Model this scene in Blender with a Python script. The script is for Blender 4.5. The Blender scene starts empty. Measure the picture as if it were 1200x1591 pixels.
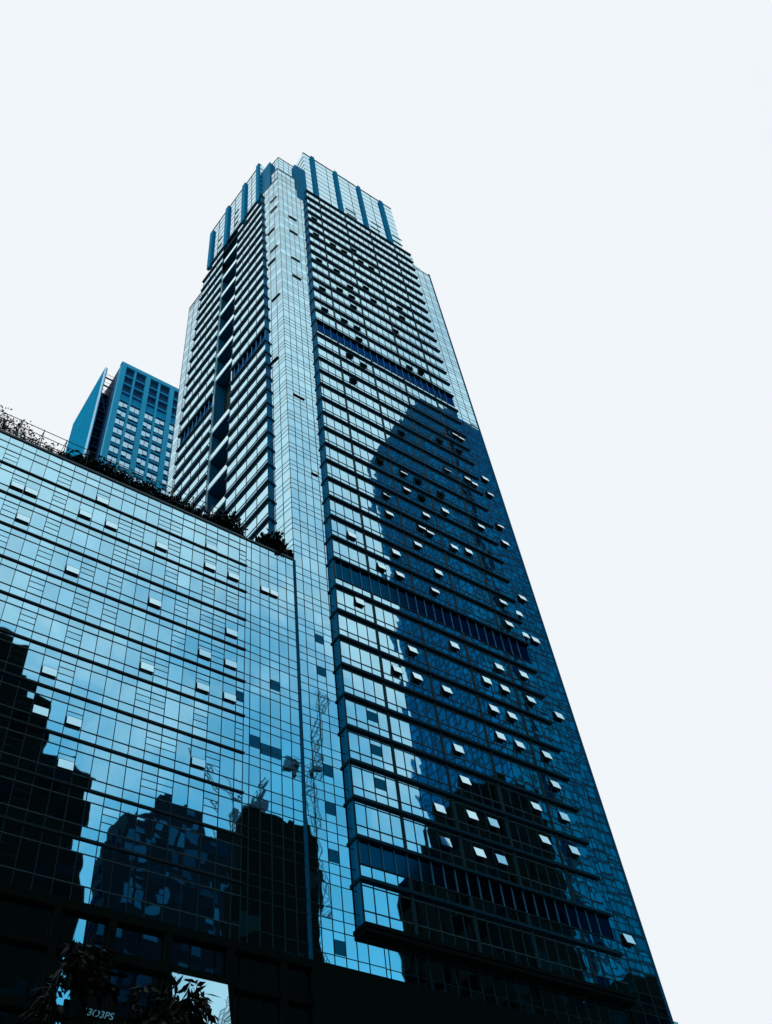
import bpy, bmesh, math, random
from mathutils import Vector, Matrix
random.seed(7)
S = bpy.context.scene
COL = S.collection
R_ = math.radians

# ------------------------------------------------------------------ camera
yaw, pit, roll = R_(41.90893), R_(52.05412), R_(-9.46126)
fwd = Vector((math.cos(pit)*math.sin(yaw), math.cos(pit)*math.cos(yaw), math.sin(pit)))
rgt = Vector((math.cos(yaw), -math.sin(yaw), 0)); upv = rgt.cross(fwd)
r2 = math.cos(roll)*rgt + math.sin(roll)*upv
u2 = -math.sin(roll)*rgt + math.cos(roll)*upv
cam = bpy.data.cameras.new('camera'); co = bpy.data.objects.new('camera', cam); COL.objects.link(co)
M = Matrix((r2, u2, -fwd)).transposed().to_4x4(); co.matrix_world = M
cam.sensor_fit = 'HORIZONTAL'; cam.sensor_width = 36; cam.lens = 36*1531.06/1200
cam.clip_start = .1; cam.clip_end = 8000
S.camera = co
# ------------------------------------------------------------------ sky and sun
SUN_EL, SUN_AZ = R_(48), R_(-80)          # azimuth from +Y towards +X: the sun is veiled by cloud behind the tower
w = bpy.data.worlds.new('World'); S.world = w; w.use_nodes = True
nt = w.node_tree; N = nt.nodes; N.clear(); lk = nt.links.new
def nd(tree, t, **k):
    n = tree.nodes.new(t)
    for a, b in k.items(): setattr(n, a, b)
    return n
out = nd(nt, 'ShaderNodeOutputWorld'); tc = nd(nt, 'ShaderNodeTexCoord')
sky = nd(nt, 'ShaderNodeTexSky', sky_type='NISHITA'); sky.sun_disc = False
sky.sun_elevation = SUN_EL; sky.sun_rotation = SUN_AZ
b1 = nd(nt, 'ShaderNodeBackground'); b1.inputs['Strength'].default_value = .15
tint = nd(nt, 'ShaderNodeVectorMath', operation='MULTIPLY'); tint.inputs[1].default_value = (.52, 1.95, 1.75)
lk(sky.outputs[0], tint.inputs[0]); lk(tint.outputs[0], b1.inputs['Color'])
b2 = nd(nt, 'ShaderNodeBackground'); b2.inputs['Strength'].default_value = 1.0
b2.inputs['Color'].default_value = (.88, .92, .956, 1)
# broken cloud: closed white cover in front (+Y) and overhead, thin gaps of blue low down at the back (-Y)
sep = nd(nt, 'ShaderNodeSeparateXYZ'); lk(tc.outputs['Generated'], sep.inputs[0])
def mrange(src, a, b, c, d):
    m = nd(nt, 'ShaderNodeMapRange', interpolation_type='SMOOTHSTEP')
    for i, v in zip((1, 2, 3, 4), (a, b, c, d)): m.inputs[i].default_value = v
    lk(src, m.inputs[0]); return m.outputs[0]
def math_(op, a, b):
    m = nd(nt, 'ShaderNodeMath', operation=op)
    for i, v in enumerate((a, b)):
        if isinstance(v, (int, float)): m.inputs[i].default_value = v
        else: lk(v, m.inputs[i])
    return m.outputs[0]
ns = nd(nt, 'ShaderNodeTexNoise'); ns.inputs['Scale'].default_value = 6.5; ns.inputs['Detail'].default_value = 6
ns.inputs['Roughness'].default_value = .55
lk(tc.outputs['Generated'], ns.inputs['Vector'])
cl = math_('MULTIPLY', math_('SUBTRACT', ns.outputs['Fac'], .5), .7)
zz = math_('ADD', sep.outputs['Z'], cl)
back = mrange(sep.outputs['Y'], .02, -.16, 0, 1)
low = mrange(zz, .90, .52, 0, 1)
gap = math_('MULTIPLY', back, low)
mx = nd(nt, 'ShaderNodeMixShader'); lk(math_('MULTIPLY', gap, .93), mx.inputs[0])
lk(b2.outputs[0], mx.inputs[1]); lk(b1.outputs[0], mx.inputs[2]); lk(mx.outputs[0], out.inputs[0])
sl = bpy.data.lights.new('sun', 'SUN'); sl.energy = .8; sl.angle = R_(12); sl.color = (1, .96, .9)
so = bpy.data.objects.new('sun', sl); COL.objects.link(so)
sd = Vector((math.cos(SUN_EL)*math.sin(SUN_AZ), math.cos(SUN_EL)*math.cos(SUN_AZ), math.sin(SUN_EL)))
so.rotation_euler = sd.to_track_quat('Z', 'Y').to_euler()
S.view_settings.view_transform = 'Standard'; S.view_settings.look = 'None'
S.view_settings.exposure = 0; S.view_settings.gamma = 1; S.view_settings.use_curve_mapping = False
S.cycles.max_bounces = 10; S.cycles.glossy_bounces = 8; S.cycles.diffuse_bounces = 3

# ------------------------------------------------------------------ materials
def mat(name, color, rough=.6, metal=0., spec=.3, noise=0., nscale=.6, bump=0., bscale=1., isl=0., edge=None):
    # edge: tint of a metal at grazing view
    m = bpy.data.materials.new(name); m.use_nodes = True; t = m.node_tree
    b = t.nodes['Principled BSDF']; L = t.links.new
    b.inputs['Base Color'].default_value = (*color, 1); b.inputs['Roughness'].default_value = rough
    b.inputs['Metallic'].default_value = metal; b.inputs['Specular IOR Level'].default_value = spec
    if edge: b.inputs['Specular Tint'].default_value = (*edge, 1)
    co_ = t.nodes.new('ShaderNodeTexCoord')
    fac = None
    if noise:
        n = t.nodes.new('ShaderNodeTexNoise'); n.inputs['Scale'].default_value = nscale; n.inputs['Detail'].default_value = 5
        L(co_.outputs['Object'], n.inputs['Vector']); fac = (n.outputs['Fac'], noise)
    if isl:
        g = t.nodes.new('ShaderNodeNewGeometry'); fac = (g.outputs['Random Per Island'], isl)
    if fac:
        mr = t.nodes.new('ShaderNodeMapRange'); L(fac[0], mr.inputs[0])
        mr.inputs[3].default_value = 1-fac[1]; mr.inputs[4].default_value = 1+fac[1]*.6
        h = t.nodes.new('ShaderNodeVectorMath'); h.operation = 'SCALE'; h.inputs[0].default_value = color
        L(mr.outputs[0], h.inputs['Scale']); L(h.outputs[0], b.inputs['Base Color'])
    if bump:
        n2 = t.nodes.new('ShaderNodeTexNoise'); n2.inputs['Scale'].default_value = bscale; n2.inputs['Detail'].default_value = 1
        L(co_.outputs['Object'], n2.inputs['Vector'])
        bp = t.nodes.new('ShaderNodeBump'); bp.inputs['Strength'].default_value = 1; bp.inputs['Distance'].default_value = bump
        L(n2.outputs['Fac'], bp.inputs['Height']); L(bp.outputs[0], b.inputs['Normal'])
    return m
GT = (.42, .76, .885)
G = dict(
    glass=mat('coated_glass', GT, .015, 1, isl=.10, bump=.012, bscale=.42),
    glass_tower=mat('coated_glass_tower', GT, .015, 1, isl=.10, bump=.005, bscale=.6),
    glass_flat=mat('coated_glass_flat', GT, .015, 1, isl=.08, bump=.002, bscale=.5),
    glass_vent=mat('coated_glass_vent', (.5, .8, .9), .02, 1),
    mull=mat('dark_aluminium', (.006, .022, .03), .5, 0, .12),
    rail=mat('grey_aluminium_cap', (.05, .08, .095), .45, 0, .3),
    ledge=mat('ledge_metal', (.002, .036, .062), .6, 0, .05, noise=.3, nscale=.4),
    ledge_side=mat('ledge_metal_lifted', (.003, .065, .11), .6, 0, .05, noise=.3, nscale=.4),  # same ledge metal, colour lifted to lighten the shaded left soffits
    louvre=mat('louvre_blue', (.002, .06, .11), .12, 1, .2, noise=.35, nscale=.5, edge=(.01, .40, .66)),
    rib=mat('slat', (.05, .17, .27), .5, .4),
    fin=mat('blue_fin_panel', (.002, .18, .34), .9, 0, .03, noise=.25, nscale=.3),
    slot=mat('dark_blue_glass', (.003, .17, .32), .7, 0, .04, noise=.3, nscale=.4),
    dark=mat('dark_interior', (.008, .016, .02), .8, 0, .1),
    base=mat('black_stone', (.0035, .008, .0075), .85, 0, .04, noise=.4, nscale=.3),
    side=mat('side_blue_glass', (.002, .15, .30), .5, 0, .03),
    strip=mat('blue_corner_metal', (.005, .08, .16), .8, 0, .05),
    roofm=mat('roof_gravel', (.12, .14, .15), .9, 0, .1, noise=.3, nscale=1.2),
    recess=mat('recess_blue_wall', (.004, .10, .21), .7, 0, .2, noise=.35, nscale=.6),
    white=mat('pale_spandrel', (.55, .72, .78), .4, .6, .4),
)
# ------------------------------------------------------------------ mesh helpers
class MB:
    def __init__(s): s.v, s.f = [], []
    def quad(s, *p):
        i = len(s.v); s.v += [Vector(q) for q in p]; s.f.append(tuple(range(i, i+len(p))))
    def hexa(s, p):      # eight corners: bottom loop 0-3, top loop 4-7
        i = len(s.v); s.v += [Vector(q) for q in p]
        for f in ((3, 2, 1, 0), (4, 5, 6, 7), (0, 1, 5, 4), (1, 2, 6, 5), (2, 3, 7, 6), (3, 0, 4, 7)):
            s.f.append(tuple(i+k for k in f))
    def box(s, x0, x1, y0, y1, z0, z1):
        s.hexa([(x0, y0, z0), (x1, y0, z0), (x1, y1, z0), (x0, y1, z0), (x0, y0, z1), (x1, y0, z1), (x1, y1, z1), (x0, y1, z1)])
    def bar(s, a, b, r, r2=None, n=4):
        a, b = Vector(a), Vector(b); d = (b-a).normalized(); r2 = r if r2 is None else r2
        h = d.cross(Vector((0, 0, 1)) if abs(d.z) < .9 else Vector((1, 0, 0))).normalized(); k = d.cross(h)
        i = len(s.v)
        for P, rr in ((a, r), (b, r2)):
            for j in range(n):
                t = 2*math.pi*(j+.5)/n; s.v.append(P+h*math.cos(t)*rr+k*math.sin(t)*rr)
        for j in range(n): s.f.append((i+j, i+(j+1) % n, i+n+(j+1) % n, i+n+j))
        s.f.append(tuple(i+j for j in range(n-1, -1, -1))); s.f.append(tuple(i+n+j for j in range(n)))
    def prism(s, poly, z0, z1):
        i = len(s.v); n = len(poly)
        s.v += [Vector((x, y, z0)) for x, y in poly]+[Vector((x, y, z1)) for x, y in poly]
        for j in range(n): s.f.append((i+j, i+(j+1) % n, i+n+(j+1) % n, i+n+j))
        s.f.append(tuple(i+j for j in range(n-1, -1, -1))); s.f.append(tuple(i+n+j for j in range(n)))
    def build(s, name, m, parent=None, loc=None, mats=None, fm=None):
        org = WORG[parent.name] if parent else Vector(loc or (0, 0, 0))
        me = bpy.data.meshes.new(name); me.from_pydata([v-org for v in s.v], [], s.f)
        for k in (mats or [m]): me.materials.append(k)
        if fm: me.polygons.foreach_set('material_index', fm)
        me.update()
        o = bpy.data.objects.new(name, me); COL.objects.link(o)
        if parent: o.parent = parent
        else: o.location = org
        WORG[o.name] = org
        return o
WORG = {}
def tag(o, label, cat, group=None):
    o['label'] = label; o['category'] = cat
    if group: o['group'] = group
    return o
def thing(name, label, cat, loc, group=None):
    o = bpy.data.objects.new(name, None); COL.objects.link(o); o.location = loc; o.empty_display_size = .5
    WORG[o.name] = Vector(loc); return tag(o, label, cat, group)
def kind(o, k): o['kind'] = k; return o
class Frame:             # a facade: u runs along it, d sticks out of it
    def __init__(s, O, U, Nn): s.O, s.U, s.N = Vector(O), Vector(U), Vector(Nn)
    def P(s, u, z, d=0): return s.O+s.U*u+s.N*d+Vector((0, 0, z))
def fbox(mb, F, u0, u1, z0, z1, d0, d1):
    P = F.P; mb.hexa([P(u0, z0, d0), P(u1, z0, d0), P(u1, z0, d1), P(u0, z0, d1), P(u0, z1, d0), P(u1, z1, d0), P(u1, z1, d1), P(u0, z1, d1)])
def pane(mb, F, u0, u1, z0, z1, d, tilt=.002, u0b=None, u1b=None):
    a, b = random.gauss(0, tilt), random.gauss(0, tilt*.8)
    uc, zc = (u0+u1)/2, (z0+z1)/2; g = 0.0
    u0b = u0 if u0b is None else u0b; u1b = u1 if u1b is None else u1b
    mb.quad(*[F.P(u, z, d+a*(u-uc)+b*(z-zc)) for u, z in ((u0, z0), (u1, z0), (u1b, z1), (u0b, z1))])
def open_window(F, u0, u1, zt, h, d, parent, ang, glass='glass_vent'):
    """top-hung vent pushed out at the foot, the dark opening behind it"""
    mb = MB(); fr = MB(); op = MB(); s, c = math.sin(ang), math.cos(ang); t = .05; e = .035
    def Q(u, q, o): # q along the sash from the hinge, o outward of the sash
        return F.P(u, zt-q*c+o*s, d+.06+q*s+o*c)
    def sb(m_, ua, ub, qa, qb, oa, ob):
        m_.hexa([Q(ua, qb, oa), Q(ub, qb, oa), Q(ub, qb, ob), Q(ua, qb, ob), Q(ua, qa, oa), Q(ub, qa, oa), Q(ub, qa, ob), Q(ua, qa, ob)])
    sb(mb, u0+e, u1-e, e, h-e, .035, .05)
    for q in ((0, e), (h-e, h)): sb(fr, u0, u1, q[0], q[1], .015, .052)
    for q in ((u0, u0+e), (u1-e, u1)): sb(fr, q[0], q[1], e, h-e, .015, .052)
    sb(fr, u0+e, u1-e, e, h-e, .018, .032)
    fbox(op, F, u0+.03, u1-.03, zt-h+.03, zt-.03, d+.012, d+.028)
    g = mb.build('open_window', G[glass], parent); fr.build('sash_frame', G['dark'], g); op.build('opening', G['dark'], g)
    return g

# ------------------------------------------------------------------ ground
GZ = -1.6
g = MB(); g.box(-3000, 3000, -3000, 3000, GZ-1, GZ); kind(g.build('ground', mat('ground_concrete', (.12, .125, .13), .9, noise=.3, nscale=.05), loc=(0, 0, GZ)), 'structure')
g = MB(); g.box(-900, 900, 6, 34, GZ-.2, GZ+.004); kind(g.build('road', mat('asphalt', (.05, .05, .052), .9, noise=.35, nscale=.8), loc=(0, 20, GZ)), 'structure')
pv = mat('paving', (.2, .2, .21), .85, noise=.25, nscale=.7)
g = MB(); g.box(-900, 900, 34, 49.3, GZ-.2, GZ+.14); kind(g.build('pavement', pv, loc=(0, 42, GZ)), 'structure')
g = MB(); g.box(-900, 900, -5.4, 6, GZ-.2, GZ+.14); kind(g.build('pavement', pv, loc=(0, 0, GZ)), 'structure')
g = MB()
for k in range(-40, 41): g.box(k*9, k*9+4, 19.9, 20.08, GZ+.004, GZ+.008)
kind(g.build('road_markings', mat('road_paint', (.75, .75, .73), .8, noise=.2, nscale=3), loc=(0, 20, GZ)), 'structure')

# ================================================================== OFFICE TOWER
FR = Frame((0, 50, 0), (1, 0, 0), (0, -1, 0))
aA, aB = R_(94.8188), R_(101.011)
dA = Vector((math.cos(aA), math.sin(aA), 0)); nA = Vector((-dA.y, dA.x, 0))
dB = Vector((math.cos(aB), math.sin(aB), 0)); nB = Vector((-dB.y, dB.x, 0))
FB = Frame((31.3, 52.85, 0), dA, nA)          # the projecting bay on the left flank
FC = Frame((32.5, 50, 0), dB, nB)             # left face of the glass corner
tower = thing('office_tower', 'tall blue glass tower with projecting ledges on every storey and a finned crown', 'tower', (48, 60, GZ))
PODZ = 70.6
Xol = lambda z: 36.41+max(0, z-60)*.0138      # left edge of the bay, it widens downwards
# storey levels of the front bay
up = [174.2-i*3.433 for i in range(16)]       # 174.2 .. 122.7
lev = up+[118.6]
lev += [118.6-3.336*i for i in range(1, 15)]  # .. 71.9
lev += [67.95]+[67.95-3.34*i for i in range(1, 9)]   # .. 41.23
lev += [37.95, 34.6]
lev = [z*1.0157 for z in lev]
louv = {15, 30, 39}
DG = .50; DL = .74                            # glass and ledge planes of the bay
ORR = 61.4
GM = [40.87+5.553*i for i in range(4)]
PW = 5.553/5
LT = .25
def side_panel(mb, zb, zt, d0, d1, ins=.02): # left return of the front bay
    x0, x1 = Xol(zb)+.12, Xol(zt)+.12
    mb.quad((x0, 50-d0, zb), (x0, 50-d1, zb), (x1, 50-d1, zt), (x1, 50-d0, zt))
wins = {}
def floor_rows(zb, zt): return [zb, zb+.92, zt-.34, zt]
for i in range(len(lev)-1):
    zt_, zb = lev[i]-LT, lev[i+1]
    xl0, xl1 = Xol(zb)+.12, Xol(zt_)+.12
    cols = [GM[0]-PW*k for k in range(6)]; cols = [c for c in cols if c > max(xl0, xl1)+.25][::-1]
    cols = cols+[GM[0]+PW*k for k in range(1, 19) if GM[0]+PW*k < ORR-.25-.3]+[ORR-.25]
    gb = MB(); mb = MB()
    islv = i in louv
    rows = floor_rows(zb, zt_)
    if islv: rows = [zb, zb+1.05]
    for k, (z0, z1) in enumerate(zip(rows, rows[1:])):
        a0 = xl0+(xl1-xl0)*(z0-zb)/(zt_-zb); a1 = xl0+(xl1-xl0)*(z1-zb)/(zt_-zb)
        pane(gb, FR, a0, cols[0], z0, z1, DG, .0028, a1, cols[0])
        for c0, c1 in zip(cols, cols[1:]): pane(gb, FR, c0, c1, z0, z1, DG, .0028)
    zz_ = rows[-1]; sd2 = MB()
    # side panes
    for d0, d1 in ((.0, DG),):
        x0, x1 = Xol(zb)+.12, Xol(zt_)+.12
        sd2.quad((x0, 50-d0, zb), (x0, 50-d1, zb), (x1, 50-d1, zt_), (x1, 50-d0, zt_))
        gb.quad((ORR-.25, 50-d1, zb), (ORR-.25, 50-d0, zb), (ORR-.25, 50-d0, zt_), (ORR-.25, 50-d1, zt_))
    wb = gb.build('window_band', G['glass_tower'], tower); sd2.build('side_panel', G['side'], wb)
    tr_ = MB()
    for z in rows[1:-1] if not islv else []: fbox(tr_, FR, max(xl0, xl1), ORR-.25, z-.025, z+.025, DG-.02, DG+.055)
    if tr_.f: tr_.build('transom', G['rail'], wb)
    if islv: fbox(mb, FR, max(xl0, xl1), ORR-.25, zz_-.03, zz_+.05, DG-.02, DG+.07)
    for c in cols[:-1]:
        wd = .10 if any(abs(c-q) < .05 for q in GM) else .026
        fbox(mb, FR, c-wd, c+wd, zb, zz_ if islv else zt_, DG-.03, DG+(.10 if wd > .05 else .045))
    m_ = MB(); m_.v, m_.f = mb.v, mb.f
    mb.hexa([(xl0-.05, 50-DG-.05, zb), (xl0+.05, 50-DG-.05, zb), (xl0+.05, 50-DG+.05, zb), (xl0-.05, 50-DG+.05, zb),
             (xl1-.05, 50-DG-.05, zt_), (xl1+.05, 50-DG-.05, zt_), (xl1+.05, 50-DG+.05, zt_), (xl1-.05, 50-DG+.05, zt_)])
    mb.build('mullion_grid', G['mull'], wb)
    if islv:
        lb = MB(); fbox(lb, FR, max(xl0, xl1)+.02, ORR-.25, zz_+.05, zt_, DG-.2, DG-.06)
        lv = lb.build('louvre_band', G['louvre'], tower); rb = MB()
        for c in [max(xl0, xl1)+.1]+cols[:-1]: fbox(rb, FR, c-.035, c+.035, zz_+.06, zt_-.01, DG-.06, DG+.03)
        rb.build('slat', G['rib'], lv)
# ledges
for i, z in enumerate(lev):
    lb = MB(); x0 = Xol(z); dd = DL+(.02 if i == len(lev)-1 else 0)
    th = LT if i < len(lev)-1 else .3
    lb.hexa([(x0, 50-dd, z-th), (ORR, 50-dd, z-th), (ORR, 49.98, z-th), (x0, 49.98, z-th), (x0, 50-dd, z), (ORR, 50-dd, z), (ORR, 49.98, z), (x0, 49.98, z)])
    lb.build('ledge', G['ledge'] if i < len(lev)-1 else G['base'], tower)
# ---- glass corner (both faces), the right wing and the glass below the bay
def curtain(name, F, cols, levels, d, parent, tilt=.002, u_fn=None, rows=(.0, .24, .75), thick=None, glass='glass', rail='mull', vb=.022, hb=.024, hd=.022):
    gb = MB(); mb = MB()
    for zt_, zb in zip(levels, levels[1:]):
        H = zt_-zb
        zs = [zb+H*r for r in rows]+[zt_]
        for z0, z1 in zip(zs, zs[1:]):
            for c0, c1 in zip(cols, cols[1:]): pane(gb, F, c0, c1, z0, z1, d, tilt)
            fbox(mb, F, cols[0], cols[-1], z0-hb, z0+hb, d-.02, d+hd)
    fbox(mb, F, cols[0], cols[-1], levels[0]-.06, levels[0]+.06, d-.05, d+.06)
    for c in cols: fbox(mb, F, c-vb, c+vb, levels[-1], levels[0], d-.03, d+.034)
    o = gb.build(name, G[glass], parent); mb.build('mullion_grid', G[rail], o); return o
plev = lev+[31.9]
pcols = [32.5+.9*k for k in range(5)]+[36.9]
curtain('curtain_wall', FR, [32.5+.9*k for k in range(5)], [181, 178.2, 176.2]+[z for z in plev if z < 176], 0, tower)
curtain('curtain_wall', FR, [36.1, 37.0, 38.3], [175.9]+[z for z in plev if z < 175], 0, tower)
wlev = [z for z in plev if z < 175]
curtain('curtain_wall', FR, [61.1, 62.6, 64.1, 65.6], wlev, 0, tower, tilt=.0016, glass='glass_flat')
fbl = MB(); wtp = MB()
curtain('curtain_wall', FR, [38.3]+[38.65+PW*k for k in range(20)]+[61.1], [35.6, 34.2, 31.9], 0, tower, rows=(0, .32), tilt=.003)
curtain('curtain_wall', FC, [0, 1.2, 2.4, 3.6, 4.4], [176.2]+[z for z in plev if 69 < z < 175], 0, tower)
curtain('curtain_wall', FC, [0, .8, 1.6], [181, 178.6, 176.25], 0, tower)
# steps on top of the right wing
sb_ = MB(); sb_.box(59.8, 62.4, 50.05, 56, 170, 178.6); sb_.box(62.4, 64.0, 50.3, 56, 170, 175.6)
st = sb_.build('roof_step', G['glass'], tower); rb = MB()
for z in (172.9, 174.4, 175.8, 177.2): fbox(rb, FR, 59.8, 62.4, z-.04, z+.04, -.06, .0)
fbox(rb, FR, 61.05, 61.12, 174, 178.6, -.06, .01); rb.build('mullion_grid', G['mull'], st)
eb = MB(); fbox(eb, FR, 65.56, 65.76, 31.9, 174.3, -.3, .08); eb.build('edge_trim', G['strip'], tower)
# ---- left flank: projecting bay
bl = [174.7-3.495*i for i in range(16)]+[118.55]
bl += [118.55-3.235*i for i in range(1, 15)]
blouv = {15}
def s_end(z): return 22.0 if z < 126 else 22.0-(z-126)*.052 if z < 174 else 17.5
def s_start(z): return 0 if z < 100 else (z-100)*.014
RC0, RC1 = 8.4, 13.0
def bay_part(sa, sb, i, nm='side_window_band'):
    zt_, zb = bl[i]-LT, bl[i+1]; gb = MB(); mb = MB()
    n = max(1, round((sb-sa)/2.1)); cs = [sa+(sb-sa)*k/n for k in range(n+1)]
    rows = [zb, zb+.9, zt_-.34, zt_] if i not in blouv else [zb, zb+.5]; sp2 = MB()
    for z0, z1 in zip(rows, rows[1:]):
        for c0, c1 in zip(cs, cs[1:]): pane(gb, FB, c0, c1, z0, z1, -.24, .002)
    if sa < 3:
        for d0, d1 in ((-.24, -1.3),):
            sp2.quad(FB.P(sa, zb, d1), FB.P(sa, zb, d0), FB.P(sa, zt_, d0), FB.P(sa, zt_, d1))
    o = gb.build(nm, G['glass_tower'], tower)
    if sp2.f: sp2.build('side_panel', G['side'], o)
    for c in cs: fbox(mb, FB, c-.025, c+.025, zb, rows[-1], -.27, -.20)
    for z in rows[1:-1]: fbox(mb, FB, sa, sb, z-.03, z+.03, -.26, -.19)
    mb.build('mullion_grid', G['mull'], o)
    if i in blouv:
        lb = MB(); fbox(lb, FB, sa+.02, sb-.02, zb+.55, zt_, -.55, -.38); lv = lb.build('louvre_band', G['louvre'], tower)
        rb = MB()
        for k in range(int((sb-sa)/1.05)+1): fbox(rb, FB, sa+k*1.05+.03, sa+k*1.05+.1, zb+.56, zt_-.01, -.38, -.27)
        rb.build('slat', G['rib'], lv)
for i in range(len(bl)-1):
    zt_ = bl[i]
    bay_part(s_start(zt_)+.02, RC0, i); bay_part(RC1, s_end(zt_)-.3, i)
for i, z in enumerate(bl):
    s0, s1 = s_start(z), s_end(z)
    for a, c, q in ([(s0, RC0, -1.3), (RC1, s1, -1.0)] if i > 1 else [(s0, s1, -1.0)]):
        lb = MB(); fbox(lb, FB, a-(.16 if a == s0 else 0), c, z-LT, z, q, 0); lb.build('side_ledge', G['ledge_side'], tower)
# recess with loggias two storeys high between white bands
rb = MB(); fbox(rb, FB, RC0+.1, RC1-.1, 60, 163, -3.1, -2.9); fbox(rb, FB, RC0-.12, RC0, 60, 163.2, -3, -.42); fbox(rb, FB, RC1, RC1+.12, 60, 163.2, -3, -.42)
rc = rb.build('recess', G['recess'], tower)
for k in range(2, len(bl), 2):
    if k in (16,): continue
    z = bl[k]; lb = MB(); fbox(lb, FB, RC0+.02, RC1-.02, z-.1, z+.95, -.6, -.42); lb.build('loggia_band', G['white'], rc)
    fl = MB(); fbox(fl, FB, RC0+.02, RC1-.02, z-.35, z-.1, -2.9, -.45); fl.build('loggia_floor', G['recess'], rc)
lb = MB()
for u in (RC0+.0, RC1-.12): fbox(lb, FB, u, u+.16, 66, 163, -.5, -.3)
lb.build('recess_post', G['white'], rc)
# left wing set back behind the bay
curtain('curtain_wall', FB, [19.4, 21.2, 22.9, 24.6], [169.1]+[z for z in bl if z < 169], -.62, tower, rows=(0, .24, .75), glass='glass')
# ---- cores behind the glass
cb = MB(); cb.prism([(32.6, 50.25), (65.45, 50.25), (65.45, 78), (31.9, 78), (32.75, 55.5), (32.75, 51.2)], GZ, 174.0)
cb.prism([(38.2, 49.75), (60.9, 49.75), (60.9, 50.24), (38.2, 50.24)], 35.3, 176.5)
cb.prism([FB.P(1.4, 0, -.5).xy, FB.P(1.4, 0, -2.4).xy, FB.P(RC0-.15, 0, -2.4).xy, FB.P(RC0-.15, 0, -.55).xy], GZ, 164)
cb.prism([FB.P(RC1+.15, 0, -.65).xy, FB.P(RC1+.15, 0, -2.4).xy, FB.P(19.0, 0, -2.4).xy, FB.P(19.0, 0, -.65).xy], GZ, 164)
cb.build('core_wall', G['dark'], tower)
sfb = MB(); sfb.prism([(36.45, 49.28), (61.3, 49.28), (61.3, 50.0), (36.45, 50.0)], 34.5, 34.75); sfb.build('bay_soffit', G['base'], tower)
# ---- crown
def crown_block(name, F, u0, u1, z0, z1, d, rows, fins, ret):
    gb = MB(); mb = MB(); H = (z1-z0)/rows
    nc = max(1, round((u1-u0)/2.7))
    for r in range(rows):
        for c in range(nc): pane(gb, F, u0+(u1-u0)*c/nc, u0+(u1-u0)*(c+1)/nc, z0+H*r, z0+H*(r+1), d, .003)
        fbox(mb, F, u0, u1, z0+H*r-.035, z0+H*r+.035, d-.02, d+.03)
    fbox(mb, F, u0-.05, u1+.05, z1-.12, z1+.1, d-.3, d+.08)
    for c in range(1, nc): fbox(mb, F, u0+(u1-u0)*c/nc-.03, u0+(u1-u0)*c/nc+.03, z0, z1, d-.02, d+.05)
    # returns at both ends
    for u, n_ in ((u0, 1), (u1, -1)):
        for r in range(rows):
            gb.quad(F.P(u, z0+H*r, d), F.P(u, z0+H*r, d-ret), F.P(u, z0+H*(r+1), d-ret), F.P(u, z0+H*(r+1), d))
            fbox(mb, F, u-.06, u+.06, z0+H*r-.05, z0+H*r+.05, d-ret, d)
    o = gb.build(name, G['glass'], tower); mb.build('mullion_grid', G['mull'], o)
    cb = MB(); fbox(cb, F, u0+.15, u1-.15, z0, z1-.3, d-ret, d-.2); cb.build('crown_core', G['dark'], o)
    for f0, f1, ft in fins:
        fb = MB(); fbox(fb, F, f0, f1, z0-1, ft, d-.1, d+.38); fb.build('crown_fin', G['fin'], tower)
crown_block('crown_panel', FR, 38.75, 60.2, 177.0, 200.7, -.02, 10, [(40.4, 41.15, 200.75), (45.9, 46.6, 200.75), (51.6, 52.25, 200.75), (57.0, 57.8, 200.4)], 9)
hb = MB(); hb.box(46.9, 51.4, 50.3, 56, 200.8, 202.6); hb.box(48.9, 49.4, 50.1, 50.3, 200.9, 202.0); hb.build('crown_parapet', G['glass'], tower)
crown_block('crown_panel', FB, 1.5, 18.2, 174.7, 192.8, -.3, 8, [(1.5, 2.4, 193.0), (6.1, 7.1, 192.8), (11.8, 12.8, 192.8), (17.2, 18.2, 191)], 6)
# cap above the glass corner and the two blue boxes beside it
curtain('corner_cap', FR, [33.15, 34.2, 35.3, 36.6], [189.6, 188.0, 186.4, 184.8, 183.2, 181.6, 180, 178], -.5, tower, rows=(0,))
FC2 = Frame((33.15, 50.5, 0), dB, nB)
curtain('corner_cap', FC2, [0, 1.0, 2.2], [189.6, 188.0, 186.4, 184.8, 183.2, 181.6, 180, 178], 0, tower, rows=(0,))
cb = MB(); cb.prism([(33.3, 50.7), (38, 50.7), (38, 56), (32.2, 56)], 170, 189.3); cb.build('core_wall', G['dark'], tower)
sbx = MB(); sbx.box(36.35, 38.72, 49.95, 53, 172, 189.4); s1_ = sbx.build('slot_box', G['slot'], tower)
gr = MB()
for z in range(174, 189, 2): gr.box(36.33, 38.73, 49.93, 50, z, z+.09)
for x in (37.1, 37.9): gr.box(x, x+.07, 49.92, 50, 172, 189.4)
gr.build('mullion_grid', G['fin'], s1_)
sbx = MB(); sbx.prism([FB.P(-.9, 0, -.75).xy, FB.P(-.9, 0, -2.0).xy, FB.P(2.6, 0, -2.0).xy, FB.P(2.6, 0, -.75).xy], 173, 189.2); s2_ = sbx.build('slot_box', G['slot'], tower)
gr = MB()
for z in range(175, 189, 2): fbox(gr, FB, -.92, 2.62, z, z+.09, -1.9, -.72)
gr.build('mullion_grid', G['fin'], s2_)

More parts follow.
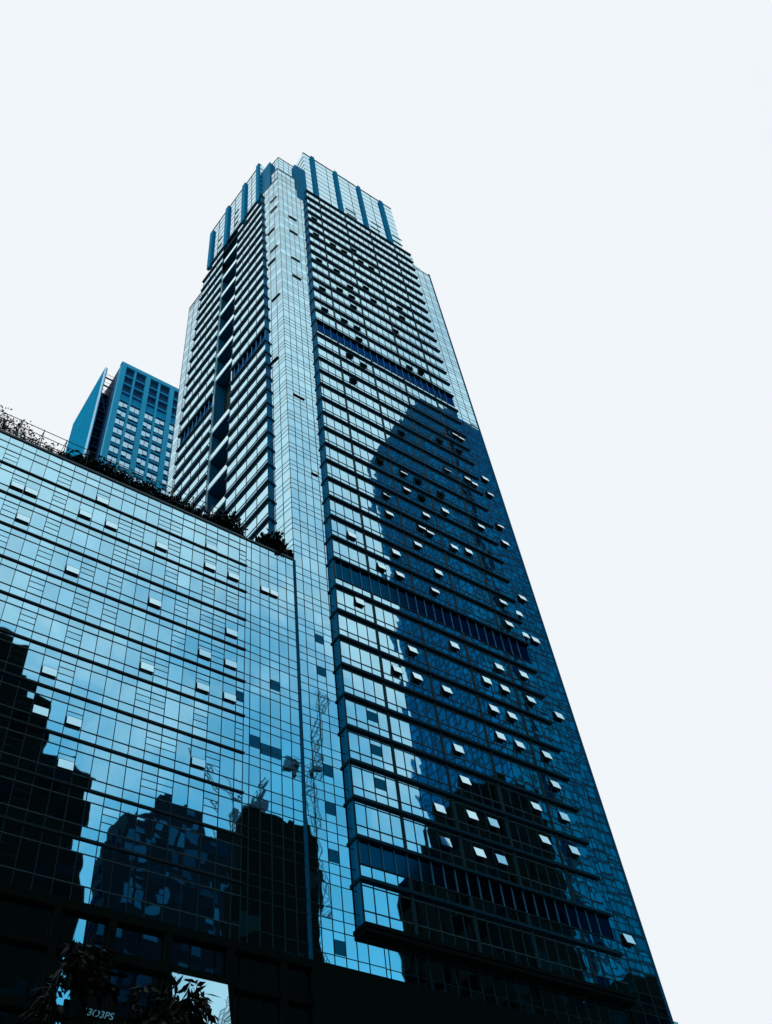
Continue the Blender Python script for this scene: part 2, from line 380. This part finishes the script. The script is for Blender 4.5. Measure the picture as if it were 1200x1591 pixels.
# ---- opened vents of the tower, placed storey by storey
F_PX = 1531.06
def ray(px, py): return r2*((px-600)/F_PX)-u2*((py-795.5)/F_PX)+fwd
def hit(px, py, F, d):
    r = ray(px, py); O = F.P(0, 0, d); t = O.dot(F.N)/r.dot(F.N); P = r*t
    return (P-F.O).dot(F.U), P.z
def vents_front(lst, ang, glass='glass_vent'):
    for px, py in lst:
        u, z = hit(px, py, FR, DG+.1)
        F, d, dl = FR, DG, lev
        if u > ORR-.6: 
            u, z = hit(px, py, FR, .1); d = 0
            k = max(0, int((u-61.1)/1.5)); u0, u1 = 61.3+1.5*k, 61.3+1.5*k+1.15
        else:
            k = math.floor((u-GM[0])/PW); u0, u1 = GM[0]+PW*k, GM[0]+PW*(k+1)
            if u0 < Xol(z)+.4 or u1 > ORR-.5: continue
        fl = [i for i in range(len(lev)-1) if lev[i+1] <= z < lev[i]]
        if not fl or (fl[0] in louv and d): continue
        key = (k, fl[0], d)
        if key in wins: continue
        wins[key] = 1
        zt_ = lev[fl[0]+1]+.92+.98 if lev[fl[0]+1]+1.2 > z-.6 else z+.45
        open_window(FR, u0+.04, u1-.04, zt_, .95, d, tower, ang*random.uniform(.9, 1.4), glass)
BRIGHT = [(681.7, 682.5), (713.3, 699), (693, 727), (626, 734), (650, 746.7), (631, 760), (656, 773), (684, 765), (690, 791), (751.7, 743), (759, 766.7), (725, 743), (733, 748),
 (707, 675), (715, 680), (624, 671.7), (590, 715), (598, 768), (603, 797), (654, 819), (665, 826), (646.7, 845), (703, 846.7), (728, 856.7), (613, 858), (661.7, 800), (591.7, 880),
 (618, 891.7), (680, 889), (748, 818), (771.7, 815), (780, 841.7), (673, 916.7), (640, 1010), (703, 1001.7), (615, 1040), (646.7, 1051.7), (691.7, 1071.7), (756.7, 1058), (773, 1033),
 (766.7, 1101.7), (710, 1163), (777, 1144), (806, 927), (781, 935.6), (811.6, 956.4), (790, 969.5), (822, 990), (830, 994), (813, 1048.5), (784, 1070.6), (824.6, 1088), (867, 1112),
 (794.7, 1112.8), (806, 1157.5), (849, 1174), (862, 1220), (831.6, 1254), (878, 1270), (845.5, 1306), (892.4, 1322.5), (976, 1460), (719.5, 1212.6), (765, 1278.6), (731, 1267), (778, 1336), (743.4, 1325.5), (690, 1308), (680, 1252)]
DARK = [(486, 341), (492, 366), (494, 406), (499, 450), (503, 481), (522, 323), (520, 381), (532, 390), (555, 394), (560, 408), (523, 421), (577, 417), (526, 452), (544, 448), (567, 449), (546, 462), (548, 477), (582, 471),
 (534, 498), (553, 509), (555, 525), (620, 521), (630, 497), (624, 484), (542, 551), (563, 565), (548, 590), (655, 577), (636, 573), (547, 845), (559, 935)]
vents_front(BRIGHT, R_(11)); nb = len(wins); vents_front(DARK, R_(10))
for u, z in ((.5, 168), (.5, 163.4), (1.3, 155), (.7, 147), (1.3, 143), (.6, 129.5), (1.3, 112)): open_window(FC, u, u+1.7, z, .36, 0, tower, R_(9))
for u, z in ((34.3, 160.4), (34.3, 154.2), (34.3, 143.5), (34.3, 137), (33.4, 102), (35.2, 87)): open_window(FR, u+.03, u+1.6 if u < 35 else u+.85, z, .36, 0, tower, R_(9))
for u, z in ((47.5, 180), (47.5, 182.6), (53, 181.2), (53.4, 184), (58.2, 181), (58.4, 184)): 
    sb2 = MB(); fbox(sb2, FR, u, u+2.3, z, z+.4, -.03, .05); sb2.build('vent_slot', G['dark'], tower)
for u, z in ((8.6, 178), (8.6, 181), (8.6, 184), (14, 178), (14, 181.5)):
    sb2 = MB(); fbox(sb2, FB, u, u+1.2, z, z+.6, -.33, -.24); sb2.build('vent_slot', G['dark'], tower)

# darker blue panels laid over single panes, a few on each block
def dark_panes(lst, parent, cols_at, lv, d):
    for px, py in lst:
        u, z = hit(px, py, FR, d); u0, u1 = cols_at(u)
        mb = MB(); fbox(mb, FR, u0+.05, u1-.05, z-.5, z+.5, d+.012, d+.02); mb.build('dark_pane', G['side'], parent)
gcol = lambda u: (GM[0]+PW*math.floor((u-GM[0])/PW), GM[0]+PW*math.floor((u-GM[0])/PW)+PW)
pcol = lambda u: (32.5+.9*math.floor((u-32.5)/.9), 32.5+.9*math.floor((u-32.5)/.9)+.9)
dark_panes([(577, 1113), (582, 1165), (589, 1218)], tower, gcol, lev, DG)
dark_panes([(496, 993), (499, 1043), (512, 1199), (514, 1257), (528, 1473), (524, 1332)], tower, pcol, lev, 0)

# ================================================================== PODIUM
pod = thing('podium_block', 'wide lower block of blue mirror glass with a planted roof', 'building', (-4, 56, GZ))
tk = [70.56]+[66.9-3.44*i for i in range(11)]   # storey lines, 66.9 .. 32.5
tk[-1] = 32.0
PX0, PX1, PXC = -34.9, 27.45, 32.47
pc = []
x = 5.48-1.121*36
while x < PX1-.15: pc.append(x); x += 1.121
pc.append(PX1)
split = {}
pat = []
while len(pat) < 80: pat += random.choice([[1, 1, 0], [0, 0, 1], [1, 0, 0, 0], [0, 1, 0], [0, 0, 0, 1, 1], [1, 0]])
pod_levels = []
for i in range(len(tk)-1):
    zt_, zb = tk[i], tk[i+1]; H = zt_-zb
    gb = MB(); mb = MB(); rl = MB()
    if i == 0: rows = [zb, zb+H*.50, zb+H*.75, zt_]; vis = 0
    else: rows = [zb, zb+H*.255, zb+H*.765, zt_]; vis = 1
    pod_levels.append((rows[vis], rows[vis+1]))
    off = random.randint(0, 20) if i % 2 else off0 if i else 3
    off0 = off
    for k, (c0, c1) in enumerate(zip(pc, pc[1:])):
        sp = pat[(k+off) % 60] and c1 > -34
        for j, (z0, z1) in enumerate(zip(rows, rows[1:])):
            if j == vis and sp:
                zm = [z0, z0+(z1-z0)*.36, z0+(z1-z0)*.68, z1]
                for a, b in zip(zm, zm[1:]): pane(gb, FR, c0, c1, a, b, 0, .0052)
                for a in zm[1:-1]: fbox(mb, FR, c0, c1, a-.014, a+.014, -.02, .03)
            else: pane(gb, FR, c0, c1, z0, z1, 0, .0052)
        split[(i, k)] = sp
    for c in pc[:-1]: fbox(mb, FR, c-.019, c+.019, zb, zt_, -.03, .04)
    for z in rows[1:-1]: fbox(rl, FR, PX0, PX1, z-.022, z+.022, -.02, .045)
    wb = gb.build('window_band', G['glass'], pod); mb.build('mullion_grid', G['mull'], wb); rl.build('transom', G['rail'], wb)
    if i:
        lb = MB(); fbox(lb, FR, PX0, PX1+.1, zt_-.075, zt_+.075, -.05, .11); lb.build('ledge', G['mull'], pod)
cs = [PX1]+[PXC-.9*k for k in range(5, -1, -1)]
curtain('curtain_wall', FR, cs, [70.56]+tk[1:], 0, pod, rows=(0, .255, .765), tilt=.0022, vb=.022, hb=.028)
eb = MB(); fbox(eb, FR, PXC-.03, PXC+.1, 31.8, 70.5, -.1, .16); eb.build('corner_strip', G['strip'], pod)
rb = MB(); fbox(rb, FR, PX0, PXC, 70.56, 70.78, -.4, .1); rb.build('parapet_cap', G['rail'], pod)
rb = MB(); rb.box(PX0+.2, 31.0, 50.2, 72, 69.6, 70.2); rb.build('roof', G['roofm'], pod)
cb = MB(); cb.box(PX0, PXC-.1, 50.18, 72.0, GZ, 69.5); cb.build('core_wall', G['dark'], pod)
# tall glazed base with dark beams and piers
bb = MB(); bb.box(PX0, 66, 49.75, 50.1, 31.35, 31.9); bb.box(PX0, 32.4, 49.75, 50.1, 29.0, 29.55)
for z in (25.6, 22, 18, 13, 7, 1): bb.box(PX0, 32.4, 49.75, 50.1, z, z+.5)
bb.build('base_beam', G['base'], pod)
k = 0; x = PX0
piers = [PX0+6.4*j for j in range(11)]
pb = MB()
for x in (-29, -22, -15, -8, -2, 4, 10.5, 15.9, 19.1, 22.55, 26.55, 30.2): pb.box(x, x+.6 if x < 15 else x+.42, 49.7, 50.05, GZ, 31.3)
pb.build('base_pier', G['base'], pod)
gb = MB(); mb = MB()
xs = [PX0+1.6*j for j in range(43)]; zs = [1.5, 7.5, 13.5, 18.5, 22.5, 26.1, 29.0, 29.55, 31.35]
xs = [v for v in xs if v < 32.2]+[32.3]
for z0, z1 in ((29.55, 31.35), (26.1, 29.0), (22.5, 25.6), (18.5, 22), (13.5, 18), (7.5, 13), (1.5, 7)):
    for a, b in zip(xs, xs[1:]):
        if 22.7 < (a+b)/2 < 26.6 and 26 < z0 < 29: continue
        pane(gb, FR, a, b, z0, z1, -.12, .003); fbox(mb, FR, a-.03, a+.03, z0, z1, -.14, -.07)
o = gb.build('base_window', G['glass'], pod); mb.build('mullion_grid', G['base'], o)
# tilted pane that catches the sky
tb = MB()
tb.hexa([(23.0, 49.0, 26.15), (26.5, 49.0, 26.15), (26.5, 49.05, 26.15), (23.0, 49.05, 26.15), (23.0, 49.6, 29.0), (26.5, 49.6, 29.0), (26.5, 49.65, 29.0), (23.0, 49.65, 29.0)])
tb.build('tilted_glass_panel', G['glass'], pod)
# black cladding under the tower glass
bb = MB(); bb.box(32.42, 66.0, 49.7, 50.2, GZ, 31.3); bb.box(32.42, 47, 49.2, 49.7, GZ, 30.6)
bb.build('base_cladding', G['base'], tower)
# opened vents of the podium
pw = {}
for px, py in [(115, 888), (246.7, 938), (235, 1038), (80, 1041.7), (66.7, 1105), (118, 1121.7), (106.7, 1187), (256.7, 851.7), (325, 846.7), (328, 880), (360, 893), (356.7, 980), (318, 1016.7), (353, 1030),
               (315, 1066.7), (351.7, 1080), (308, 1183), (34, 764), (50, 772), (28, 795), (42, 803), (178, 822), (136, 804), (165, 770), (407, 900), (425, 910), ]:
    u, z = hit(px, py, FR, .05)
    if u > PX1:
        k = math.floor((u-PXC)/.9); u0, u1 = PXC+.9*k, PXC+.9*(k+1)
    else:
        k = max(j for j in range(len(pc)) if pc[j] <= u); u0, u1 = pc[k], pc[k+1]
    lv = min(pod_levels, key=lambda q: abs(q[0]+.6-z)); key = (k, lv[0])
    if key in pw: continue
    pw[key] = 1
    h = (lv[1]-lv[0])*.42
    open_window(FR, u0+.03, u1-.03, lv[0]+h+.02, h, 0, pod, R_(random.uniform(4.5, 7)) if u < PX1 else R_(6))

scol = lambda u: (PXC-.9*math.ceil((PXC-u)/.9), PXC-.9*math.ceil((PXC-u)/.9)+.9)
dark_panes([(397, 1152), (424, 1064), (413, 1165), (428, 1170)], pod, scol, None, 0)
dark_panes([(367, 1080)], pod, lambda u: (pc[max(j for j in range(len(pc)) if pc[j] <= u)], pc[max(j for j in range(len(pc)) if pc[j] <= u)+1]), None, 0)

# ---- lettering on the base
sg = thing('sign', 'small pale blue lettering high on the black base behind the tree', 'sign', (18.0, 49.5, 25.2))
bk = MB(); bk.box(17.5, 20.0, 49.52, 49.68, 25.0, 26.9); bk.build('sign_board', G['base'], sg)
ltm = mat('letter_blue_white', (.42, .68, .85), .5)
def letters(txt, x, z, size, m):
    cu = bpy.data.curves.new('lettering', 'FONT'); cu.body = txt; cu.size = size; cu.extrude = .02; cu.shear = .25; cu.materials.append(m)
    tmp = bpy.data.objects.new('lettering_curve', cu); COL.objects.link(tmp)
    me = bpy.data.meshes.new_from_object(tmp.evaluated_get(bpy.context.evaluated_depsgraph_get())); bpy.data.objects.remove(tmp)
    o = bpy.data.objects.new('lettering', me); COL.objects.link(o); o.parent = sg
    o.location = Vector((x, 49.49, z))-Vector((18.0, 49.5, 25.2)); o.rotation_euler = (R_(90), 0, 0); WORG[o.name] = Vector((x, 49.49, z))
letters('13O3PS', 18.1, 25.72, .52, ltm)

# ================================================================== DISTANT BLOCK behind the podium roof
bt = thing('apartment_tower', 'distant block with a blue window grid and a plain blue slab side', 'building', (38, 120, GZ))
cb_ = mat('blue_cladding', (.028, .31, .55), .95, 0, .02, noise=.18, nscale=.25)
cs_ = mat('blue_slab', (.003, .30, .54), 1, 0, 0., noise=.2, nscale=.15)
wd_ = mat('pale_window', (.36, .60, .74), .12, 1, isl=.15)
dk_ = mat('deep_window', (.003, .05, .13), .6, 0, .08, noise=.3, nscale=.5)
FD = Frame((0, 110, 0), (1, 0, 0), (0, -1, 0))
b = MB(); b.box(28.6, 52, 110.5, 126, GZ, 198.2); b.build('wall', dk_, bt)
b = MB()
pil = [(28.5, 29.7)]+[(34.5+5.8*k, 35.5+5.8*k) for k in range(3)]
for a, c in pil: fbox(b, FD, a, c, GZ, 198.6, -.9, .15)
for k in range(3): fbox(b, FD, 31.75+5.8*k, 32.2+5.8*k, GZ, 197.6, -.7, .02)
fbox(b, FD, 28.5, 51.9, 197.3, 198.7, -.9, .1)
b.build('pilaster', mat('light_blue_cladding', (.075, .41, .63), .95, 0, .02, noise=.15, nscale=.25), bt)
b = MB()
rows = [197.3-3.36*k for k in range(18)]
for k, z in enumerate(rows[1:], 1): fbox(b, FD, 28.6, 51.8, z-.28, z+.28, -.75, -.06)
b.build('floor_band', cb_, bt)
for k in range(3, 17):
    zt_, zb = rows[k]-.3, rows[k+1]+.28
    sp_ = MB()
    for q in range(4):
        for a, c in ((29.75, 31.7), (32.25, 34.45)):
            a, c = a+5.8*q, c+5.8*q
            if a > 51: continue
            if k == 3: fbox(sp_, FD, a, c, zb, zt_-.2, -.6, -.45); continue
            wb, sl_ = MB(), MB(); h0 = zb+.75
            for e in range(2):
                lo = h0+random.choice([0, 0, 0, .4])
                pane(wb, FD, a+(c-a)*e/2+.05, a+(c-a)*(e+1)/2-.05, lo, zt_-.15, -.3, .004)
            fbox(sl_, FD, a, c, zb, zb+.35, -.4, -.3)
            o = wb.build('window', wd_, bt); sl_.build('sill', cb_, o)
    if sp_.f: sp_.build('spandrel', cb_, bt)
b = MB(); b.box(26.1, 26.7, 113.7, 131, GZ, 199.5); o = b.build('side_slab', cs_, bt)
b = MB()
for k in range(1, 12): b.box(26.07, 26.1, 113.7+1.45*k, 113.78+1.45*k, GZ, 199.5)
for k in range(30): b.box(26.075, 26.1, 113.7, 131, 199-3.36*k, 199.06-3.36*k)
b.build('panel_seam', dk_, o)
b = MB(); b.box(26.7, 28.6, 119.5, 126, GZ, 197); b.build('recess_wall', dk_, bt)
b = MB()
for z in [196.5-3.36*k for k in range(18)]:
    b.box(26.7, 28.5, 114.2, 119.5, z-.22, z+.05) if z < 190 else b.box(26.7, 28.5, 114.1, 114.4, z-.2, z+.05)
    b.bar((26.75, 114.05, z+1.1), (28.45, 114.05, z+1.1), .05)
    if z < 190: b.bar((27.6, 114.05, z), (27.6, 114.05, z+1.1), .05)
for (a, c) in (((26.8, 114.2, 188), (28.4, 114.2, 195)), ((28.4, 114.3, 183), (26.8, 114.3, 190))): b.bar(a, c, .12)
b.build('balcony', dk_, bt)
pb_ = MB(); pb_.box(26.08, 26.45, 113.5, 113.7, GZ, 199.3)
pb_.build('slab_edge', wd_, bt)
# pale building whose corner peeps out low at the right
pl = thing('pale_building', 'tip of a pale grey building low beside the foot of the tower', 'building', (166, 126, GZ))
b = MB(); b.box(150, 160.6, 121, 140, GZ, 83.0); b.build('wall', mat('pale_concrete', (.42, .5, .54), .8, noise=.2, nscale=.3), pl)
b = MB()
for z in range(4, 82, 4):
    for x in (151, 153.2, 155.4, 157.6): b.box(x, x+1.4, 120.94, 121, z, z+2)
b.build('window', dk_, pl)

# ================================================================== ROOF GARDEN
rf = thing('roof_trellis', 'long dark trellis fence of posts and rails along the podium roof edge', 'trellis', (0, 51.0, 70.2))
tm = mat('trellis_metal', (.012, .03, .04), .6, 0, .3)
b = MB()
px_ = [-33+2.05*k for k in range(30)]
for x in px_: b.bar((x, 51, 70.2), (x, 51, 74.9), .05)
b.build('post', tm, rf)
b = MB()
for z in (71.8, 72.9, 73.9, 74.8): b.bar((-33, 51, z), (27, 51, z), .035)
for x in px_[::1]: b.bar((x, 51, 74.8), (x, 52.6, 74.8), .035)
b.bar((-33, 52.6, 74.8), (27, 52.6, 74.8), .035)
b.build('rail', tm, rf)
leaf_m = mat('dark_leaf', (.002, .0045, .0035), .5, 0, .05, isl=.8)
twig_m = mat('twig', (.004, .006, .005), .8, 0, .04)
def leaf(mb, p, L, W, d, n, curl=.2):
    s = d.cross(n).normalized()
    a, m, t = p, p+d*L*.5+n*L*curl*.3, p+d*L
    i = len(mb.v); mb.v += [a, m+s*W*.5, t, m-s*W*.5]; mb.f += [(i, i+1, i+2, i+3)]
def rvec():
    while 1:
        v = Vector((random.uniform(-1, 1), random.uniform(-1, 1), random.uniform(-1, 1)))
        if .01 < v.length < 1: return v.normalized()
def plant(name, label, cat, group, base, blobs, nleaf, L, W, droop=0., stems=8, twist=True):
    t = thing(name, label, cat, base, group); B = Vector(base)
    sm = MB(); lm = MB()
    for c, r in blobs:
        c = B+Vector(c)
        for _ in range(max(2, stems//len(blobs))):
            e = c+rvec()*r*random.uniform(.3, .95)
            m = B.lerp(e, .5)+rvec()*r*.2
            sm.bar(B+rvec()*.05, m, .03*max(1, r), .02*max(1, r), 4); sm.bar(m, e, .02*max(1, r), .008, 4)
            for q in range(3): sm.bar(m.lerp(e, random.random()), e+rvec()*r*.3, .01, .005, 3)
        for _ in range(int(nleaf*r**2/sum(q[1]**2 for q in blobs))):
            v = rvec(); p = c+v*r*random.uniform(.35, 1.08)**.7
            if random.random() < .18: p = c+v*r*random.uniform(1, 1.3)
            d = (rvec()+v*.4+Vector((0, 0, -droop))).normalized()
            leaf(lm, p, L*random.uniform(.6, 1.3), W*random.uniform(.7, 1.2), d, rvec())
    sm.build('stem', twig_m, t); lm.build('foliage', leaf_m, t); return t
rr = random.Random(3)
# thin climbers seen against the sky, left end
for k, x in enumerate([1.2, 2.6, 4.0, 5.2, 6.4, 7.9, 9.2]):
    h = [3.3, 3.9, 4.0, 3.6, 3.4, 2.9, 2.6][k]
    plant('climbing_plant', 'wispy bare climber on the trellis, seen against the sky', 'plant', 'wispy climbers on the trellis against the sky', (x, 51.1+.3*(k % 2), 70.2),
          [((0, .1, h), 1.15-.08*k), ((.5, 0, h-1.4), .8), ((-.3, .3, h+.5), .7-.05*k)], 260-22*k, .26, .16, 0, 40)
# the darker hedge plants in front of the distant block
for k in range(12):
    x = 10.6+1.25*k; h = [2.6, 3.2, 3.6, 3.4, 3.1, 3.0, 3.2, 3.0, 2.8, 2.9, 2.6, 2.3][k]
    plant('roof_shrub', 'dense dark shrub behind the trellis, before the distant block', 'shrub', 'dark shrubs along the trellis', (x, 51.6, 70.2),
          [((0, 0, h*.55), 1.0), ((.4, .2, h), .95), ((-.4, 0, h*.9), .7)], 900, .36, .22, .1, 20)
plant('roof_tree', 'dark leaning roof tree before the louvred flank of the tower', 'tree', None, (26.3, 51.8, 70.2), [((0, 0, 3.2), 1.5), ((-1.3, 0, 2.6), 1.1), ((.9, 0, 1.6), 1.1), ((.1, 0, 1), .9)], 1500, .5, .32, .2, 26)
plant('roof_bush', 'round dark bush on the podium roof edge beside the glass corner of the tower', 'bush', None, (30.7, 51.2, 70.4), [((0, -.2, 2.2), 1.2), ((-.8, 0, 1.9), .8), ((.8, -.3, 1.2), .8), ((.1, -.5, .8), .9)], 1300, .5, .36, .3, 20)

# ================================================================== STREET TREES
def street_tree(label, base, blobs, nleaf, L, W):
    t = thing('street_tree', label, 'tree', base, 'street trees'); B = Vector(base); tr = MB(); lm = MB()
    top = B+Vector((.2, .1, blobs[0][0][2]*.62))
    pts = [B, B.lerp(top, .35)+Vector((.08, 0, 0)), B.lerp(top, .7)+Vector((-.06, .05, 0)), top]
    for a, b_, r0, r1 in zip(pts, pts[1:], (.24, .2, .16), (.2, .16, .12)): tr.bar(a, b_, r0, r1, 10)
    for c, r in blobs:
        c = B+Vector(c); m = top.lerp(c, .5)+rvec()*.2
        tr.bar(top-Vector((0, 0, random.uniform(0, 1.5))), m, .09, .06, 6); tr.bar(m, c, .06, .03, 6)
        for _ in range(9):
            e = c+rvec()*r; tr.bar(c.lerp(m, random.random()*.4), e, .03, .008, 4)
        for _ in range(int(nleaf*r**2/sum(q[1]**2 for q in blobs))//6):
            v = rvec(); p = c+v*r*random.uniform(.3, 1.1)
            if .335 < p.x/p.y < .418 and .49 < p.z/p.y < .548: continue   # a gap in the crown
            for _ in range(6):      # leaves hang in clusters
                d = (rvec()*.7+Vector((0, 0, -.9))+v*.3).normalized()
                leaf(lm, p+rvec()*.12, L*random.uniform(.6, 1.2), W*random.uniform(.7, 1.2), d, rvec())
    tr.build('trunk', twig_m, t); lm.build('crown', leaf_m, t); return t
street_tree('dark long-leaved street tree, its crown hiding the lettering on the base', (9.0, 22, GZ), [((.1, 0, 12.6), 1.1), ((-.9, .3, 13.3), .95), ((1.3, -.2, 13.3), .8), ((.4, .2, 11.6), 1.3), ((1.7, .2, 12.6), .55), ((-1.1, 0, 14.3), .45), ((-1.3, .2, 12.2), .9)], 6500, .42, .13)

# ================================================================== ACROSS THE STREET (seen mirrored in the glass)
def opposite(name, label, wall_m, win_m, vols, fh, cw, front_only=False, gap=.5, parts=True, skip=0.):
    """vols: (x0, x1, y_front, y_back, height); the face towards the street looks to +Y"""
    x0 = min(v[0] for v in vols); y0 = max(v[2] for v in vols)
    t = thing(name, label, 'building', ((x0+max(v[1] for v in vols))/2, y0, GZ))
    b = MB()
    for a, c, yf, yb, h in vols: b.box(a, c, yb, yf, GZ, h)
    b.build('wall', wall_m, t)
    top = max(v[4] for v in vols); z = 3.0; step = fh
    fl = []
    while z < top-2: fl.append(z); z += fh
    grp = max(1, math.ceil(len(fl)/90))
    for g0 in range(0, len(fl), grp):
        wb = MB()
        for z in fl[g0:g0+grp]:
            for a, c, yf, yb, h in vols:
                if z+fh > h: continue
                n = max(1, int((c-a)/cw)); q = (c-a)/n
                Fr = Frame((0, yf, 0), (1, 0, 0), (0, 1, 0))
                for k in range(n):
                    if random.random() < skip: continue
                    pane(wb, Fr, a+q*k+gap/2, a+q*(k+1)-gap/2, z+gap, z+fh-gap*.6, .05, .012)
                n = max(1, int((yf-yb)/cw)); q = (yf-yb)/n
                for X, nx in ((a, -1), (c, 1)):
                    Fs = Frame((X, 0, 0), (0, 1, 0), (nx, 0, 0))
                    for k in range(n):
                        if random.random() < skip: continue
                        pane(wb, Fs, yb+q*k+gap/2, yb+q*(k+1)-gap/2, z+gap, z+fh-gap*.6, .05, .012)
        if wb.f: wb.build('window_row', win_m, t)
    return t
wallA = mat('blue_tower_wall', (.001, .04, .075), .6, 0, .04, noise=.25, nscale=.08)
winA = mat('blue_tower_window', (.004, .12, .22), .16, 1, isl=.35, edge=(.05, .5, .75))
blk = mat('black_wall', (.002, .0055, .0055), .8, 0, .02, noise=.4, nscale=.15)
blkw = mat('black_window', (.004, .012, .015), .3, 1, isl=.7, edge=(.02, .06, .08))
dimw = mat('dim_blue_window', (.006, .045, .09), .3, 1, isl=.8, edge=(.03, .1, .2))
YA = 147
A = (1.098*YA, 99-YA, 99-YA*1.258)
opposite('blue_skyscraper', 'very tall blue glass skyscraper across the street, mirrored in the tower front', wallA, winA,
         [(A[0], A[0]+41, A[1], A[2], 2.405*YA), (A[0]-.6, A[0]+6, A[1]+.5, A[1]-6, 2.2*YA), (A[0]+12, A[0]+20, A[1]+1.2, A[1]-2, 2.3*YA)], 3.6, 2.6)
YB = 104
yb = lambda k: 99-k
opposite('dark_office_block', 'black stepped office block across the street, mirrored low in the tower front', blk, blkw,
         [(103.4, 118.7, yb(104), yb(111), 108), (108, 118.7, yb(103.5), yb(106), 110), (103.0, 118, yb(111), yb(119), 107), (102.8, 118, yb(119), yb(124), 102), (102.5, 118, yb(124), yb(129), 101)], 3.5, 3.0, skip=.5)
opposite('dark_corner_tower', 'black tower with setbacks, mirrored at the far end of the podium', blk, blkw,
         [(-50, 27, -20, -42, 118.4), (27, 32.3, -20, -38, 108.5), (32.3, 40.6, -20, -38, 98.5), (27, 28.9, -20.5, -32, 112)], 3.4, 3.2, skip=.6)
opposite('dark_stepped_block', 'dark block with an uneven roofline and dim blue windows, mirrored in the podium', mat('dim_blue_wall', (.002, .012, .022), .8, 0, .03, noise=.5, nscale=.2), dimw,
         [(51.6, 54, -40, -46, 101), (54, 56.7, -40, -46, 107.8), (56.7, 59.6, -40, -46, 110.6), (59.6, 70, -40, -46, 113.5), (70, 77, -40, -46, 108.6), (61.5, 63, -41, -44, 115.2), (66, 67, -41, -44, 114.8), (72, 74, -41, -44, 110.2)], 3.4, 2.4, skip=.3, gap=.9)
opposite('black_slab_block', 'flat-topped black block carrying a crane, mirrored beside the podium corner', blk, blkw,
         [(62.7, 77.0, -15, -18.5, 94.8), (63.3, 70, -15.6, -18, 96.2), (72, 75.5, -15.3, -18, 96.6)], 3.4, 3.0, skip=.85)
opposite('added_dark_block', 'added dark low block that blackens the mirrored foot of the blue skyscraper', blk, blkw, [(152, 196, -26, -44, 88), (158, 175, -26.5, -40, 95)], 3.5, 3.0, skip=.5)  # added block, put here to darken the low right of the mirror image
# tower cranes on the roofs over there
cr_m = mat('crane_steel', (.010, .05, .09), .6, 0, .2)
def crane(label, base, mast_h, jib_a, jib_len, jib_dir, w=1.5):
    t = thing('tower_crane', label, 'crane', base, 'tower cranes across the street'); B = Vector(base)
    def truss(name, a, b_, w):
        m = MB(); a, b_ = Vector(a), Vector(b_); d = (b_-a); Ln = d.length; d.normalize()
        h = d.cross(Vector((0, 1, 0))).normalized(); k = d.cross(h).normalized(); n = max(3, int(Ln/w))
        cn = [h*w/2+k*w/2, -h*w/2+k*w/2, -h*w/2-k*w/2, h*w/2-k*w/2]
        for c in cn: m.bar(a+c, b_+c, .11)
        for i in range(n):
            p, q = a+d*Ln*i/n, a+d*Ln*(i+1)/n
            for j in range(4): m.bar(p+cn[j], q+cn[(j+1) % 4], .06)
        m.build(name, cr_m, t)
    top = B+Vector((0, 0, mast_h)); jd = Vector((jib_dir*math.cos(jib_a), 0, math.sin(jib_a)))
    truss('mast', B, top, w); truss('jib', top, top+jd*jib_len, w*.8)
    truss('counter_jib', top, top-Vector((jib_dir, 0, 0))*jib_len*.25+Vector((0, 0, .5)), w)
    m = MB(); c = top-Vector((jib_dir, 0, 0))*jib_len*.25; m.box(c.x-1, c.x+1, c.y-.9, c.y+.9, c.z-2.4, c.z-.1); m.build('counterweight', cr_m, t)
    m = MB(); m.box(top.x-.9, top.x+.9, top.y+.3, top.y+2, top.z-1.6, top.z+.6); m.build('cab', cr_m, t)
    m = MB(); m.bar(top+Vector((0, 0, 4)), top+jd*jib_len*.9, .05); m.bar(top, top+Vector((0, 0, 4)), .12); m.bar(top+Vector((0, 0, 4)), c, .05); m.build('stay_cable', cr_m, t)
crane('luffing crane over the uneven roofline of the dark block', (75.5, -43, 108.6), 9.5, R_(48), 14, -1, 1.3)
crane('small crane standing on the flat black roof', (66.2, -17, 94.8), 2.5, R_(70), 7, 1, 1.1)
crane('tall crane with a steep jib rising behind the flat black block', (106.5, -60, GZ), 151, R_(80), 26, 1, 2.0)
